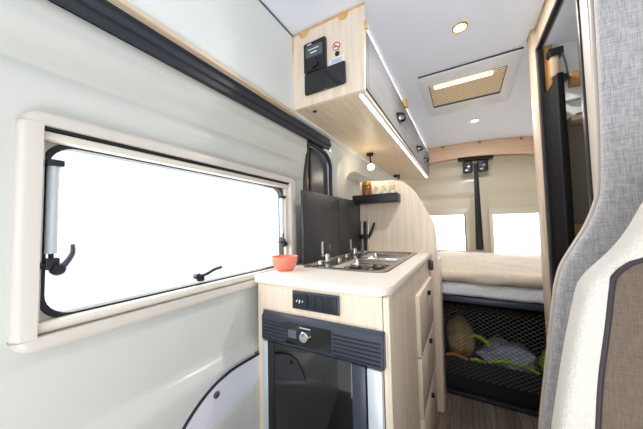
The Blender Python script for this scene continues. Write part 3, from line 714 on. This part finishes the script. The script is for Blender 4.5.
MB().tube(lerp_pts([(.0, 1.89, .205), (.04, 1.885, .215), (.08, 1.885, .20)], 5), .010, 8).build('strap', M['lime'], bg2)
lb_ = thing('lime_pouch', 'lime green pouch at the right end of the bed storage', 'pouch', (.40, 1.98, .18))
blob(.41, 1.98, .235, .050, .07, .075, 8).build('pouch_body', M['lime'], lb_)
MB().tube([(.37, 1.90, .215), (.40, 1.895, .205), (.43, 1.90, .21)], .010, 8).build('red_tab', M['red'], lb_)

# ---------------------------------------------------------------- washroom contents
pd = thing('folding_door', 'black pleated door folded against the rear jamb of the washroom', 'folding door', (.335, 1.30, 0))
mb = MB()
for q in range(12):
    y = 1.170+q*.0135; mb.box(.306, .318, y, y+.010, .03, 1.585, .002, 1)
mb.box(.309, .315, 1.165, 1.333, .03, 1.585)
mb.build('pleats', M['soot'], pd)
MB().box(.304, .322, 1.150, 1.168, .03, 1.590, .002).build('closing_bar', M['soot'], pd)
wl_ = thing('washroom_lamp', 'small washroom lamp with black end brackets above the folding door', 'lamp', (.36, 1.33, 1.63))
MB().box(.333, .360, 1.318, 1.345, 1.655, 1.745, .006).build('lamp_tube', M['lampbody'], wl_)
MB().box(.325, .372, 1.31, 1.36, 1.738, 1.768, .003).build('bracket', M['black'], wl_)
MB().box(.338, .38, 1.31, 1.36, 1.632, 1.655, .003).build('bracket', M['black'], wl_)
MB().tube([(.366, 1.312, 1.74), (.374, 1.312, 1.70), (.378, 1.312, 1.65)], .003, 6).build('rod', M['black'], wl_)
MB().box(.318, .345, 1.34, 1.36, 1.61, 1.80).build('backboard', M['amber'], wl_)
ws = MB().box(.372, .425, 1.29, 1.36, 1.455, 1.475, .004).build('washroom_shelf', M['woodx'])
tag(ws, 'little pale wooden shelf on the washroom wall behind the folding door', 'shelf')
ws2 = MB().box(.392, .425, 1.30, 1.35, 1.476, 1.486, .003).build('soap_tray', M['panelgrey'])
tag(ws2, 'small brown tray on the little washroom shelf', 'tray')
ws3 = MB().box(.372, .425, 1.345, 1.36, 1.555, 1.563, .003).build('towel_rail', M['alu'])
tag(ws3, 'thin grey rail on the white washroom wall', 'rail')
ws4 = MB().box(.345, .41, 1.30, 1.36, .985, 1.06, .004).build('wooden_box', M['amber'])
tag(ws4, 'small amber wooden block low on the washroom wall', 'box')

jp = MB().box(.331, .372, 1.325, 1.345, 0, 1.42, .002).build('corner_post', M['soot'])
tag(jp, 'black corner post behind the folding door of the washroom', 'post')

# ---------------------------------------------------------------- upholstered side panel
P = [(.302, 1.893), (.301, 1.60), (.297, 1.35), (.291, 1.19), (.284, 1.125), (.262, 1.061), (.236, 1.010), (.211, .959), (.198, .910), (.192, .869), (.182, .80), (.171, .711), (.148, .53), (.128, .30), (.118, .0)]
P = [(x+.004, z) for x, z in lerp_pts(P, 4)]
up = thing('upholstered_panel', 'tall grey woven fabric panel with a curved edge on the washroom front', 'panel', (.5, .86, 0))
MB().prism(P+[(.90, .0), (.90, 1.893)], 'y', .842, .872, .010, 3).build('padding', M['grey'], up, smooth=60)
MB().prism([(x-.003, z) for x, z in P]+[(.90, .0), (.90, 1.893)], 'y', .8725, .884, .002, 1).build('backing_board', M['greige'], up)

# seat in front of it
st = thing('bench_seat', 'seat with white boucle edge and brown centre panel beside the camera', 'seat', (.46, .62, .3))
L_ = [(.070, .30), (.088, .50), (.100, .65), (.111, .735), (.132, .865), (.151, .959), (.158, .978), (.168, .994), (.194, 1.026), (.214, 1.059), (.235, 1.105), (.27, 1.18), (.33, 1.225), (.45, 1.24)]
L_ = [(x*1.115, 1.07+(z-1.07)*1.115) for x, z in L_]
L_ = lerp_pts(L_, 4); L_ = [p for p in L_ if p[0] < .46]; Rr = [(1.0-x, z) for x, z in reversed(L_)]
MB().prism(L_+Rr, 'y', .572, .635, .016, 4).build('backrest', M['boucle'], st, smooth=32)
I_ = [(.145, .32), (.152, .50), (.160, .66), (.167, .756), (.174, .83), (.185, .906), (.194, .974), (.199, .988), (.208, .999), (.224, 1.01), (.28, 1.03), (.45, 1.04)]
I_ = [(x*1.03, 1.07+(z-1.07)*1.03) for x, z in I_]
I_ = lerp_pts(I_, 4); I_ = [p for p in I_ if p[0] < .44]; Ir = [(.98-x, z) for x, z in reversed(I_)]
MB().prism(I_+Ir, 'y', .568, .62, .006, 3).build('centre_panel', M['brown'], st, smooth=60)
MB().tube([(x, .573, z) for x, z in I_+Ir], .0045, 8).build('piping', M['piping'], st)
MB().box(.07, .83, .10, .60, .30, .45, .03, 4).build('seat_cushion', M['brown'], st)
MB().box(.10, .80, .14, .60, 0, .298).build('seat_box', M['woodz'], st)
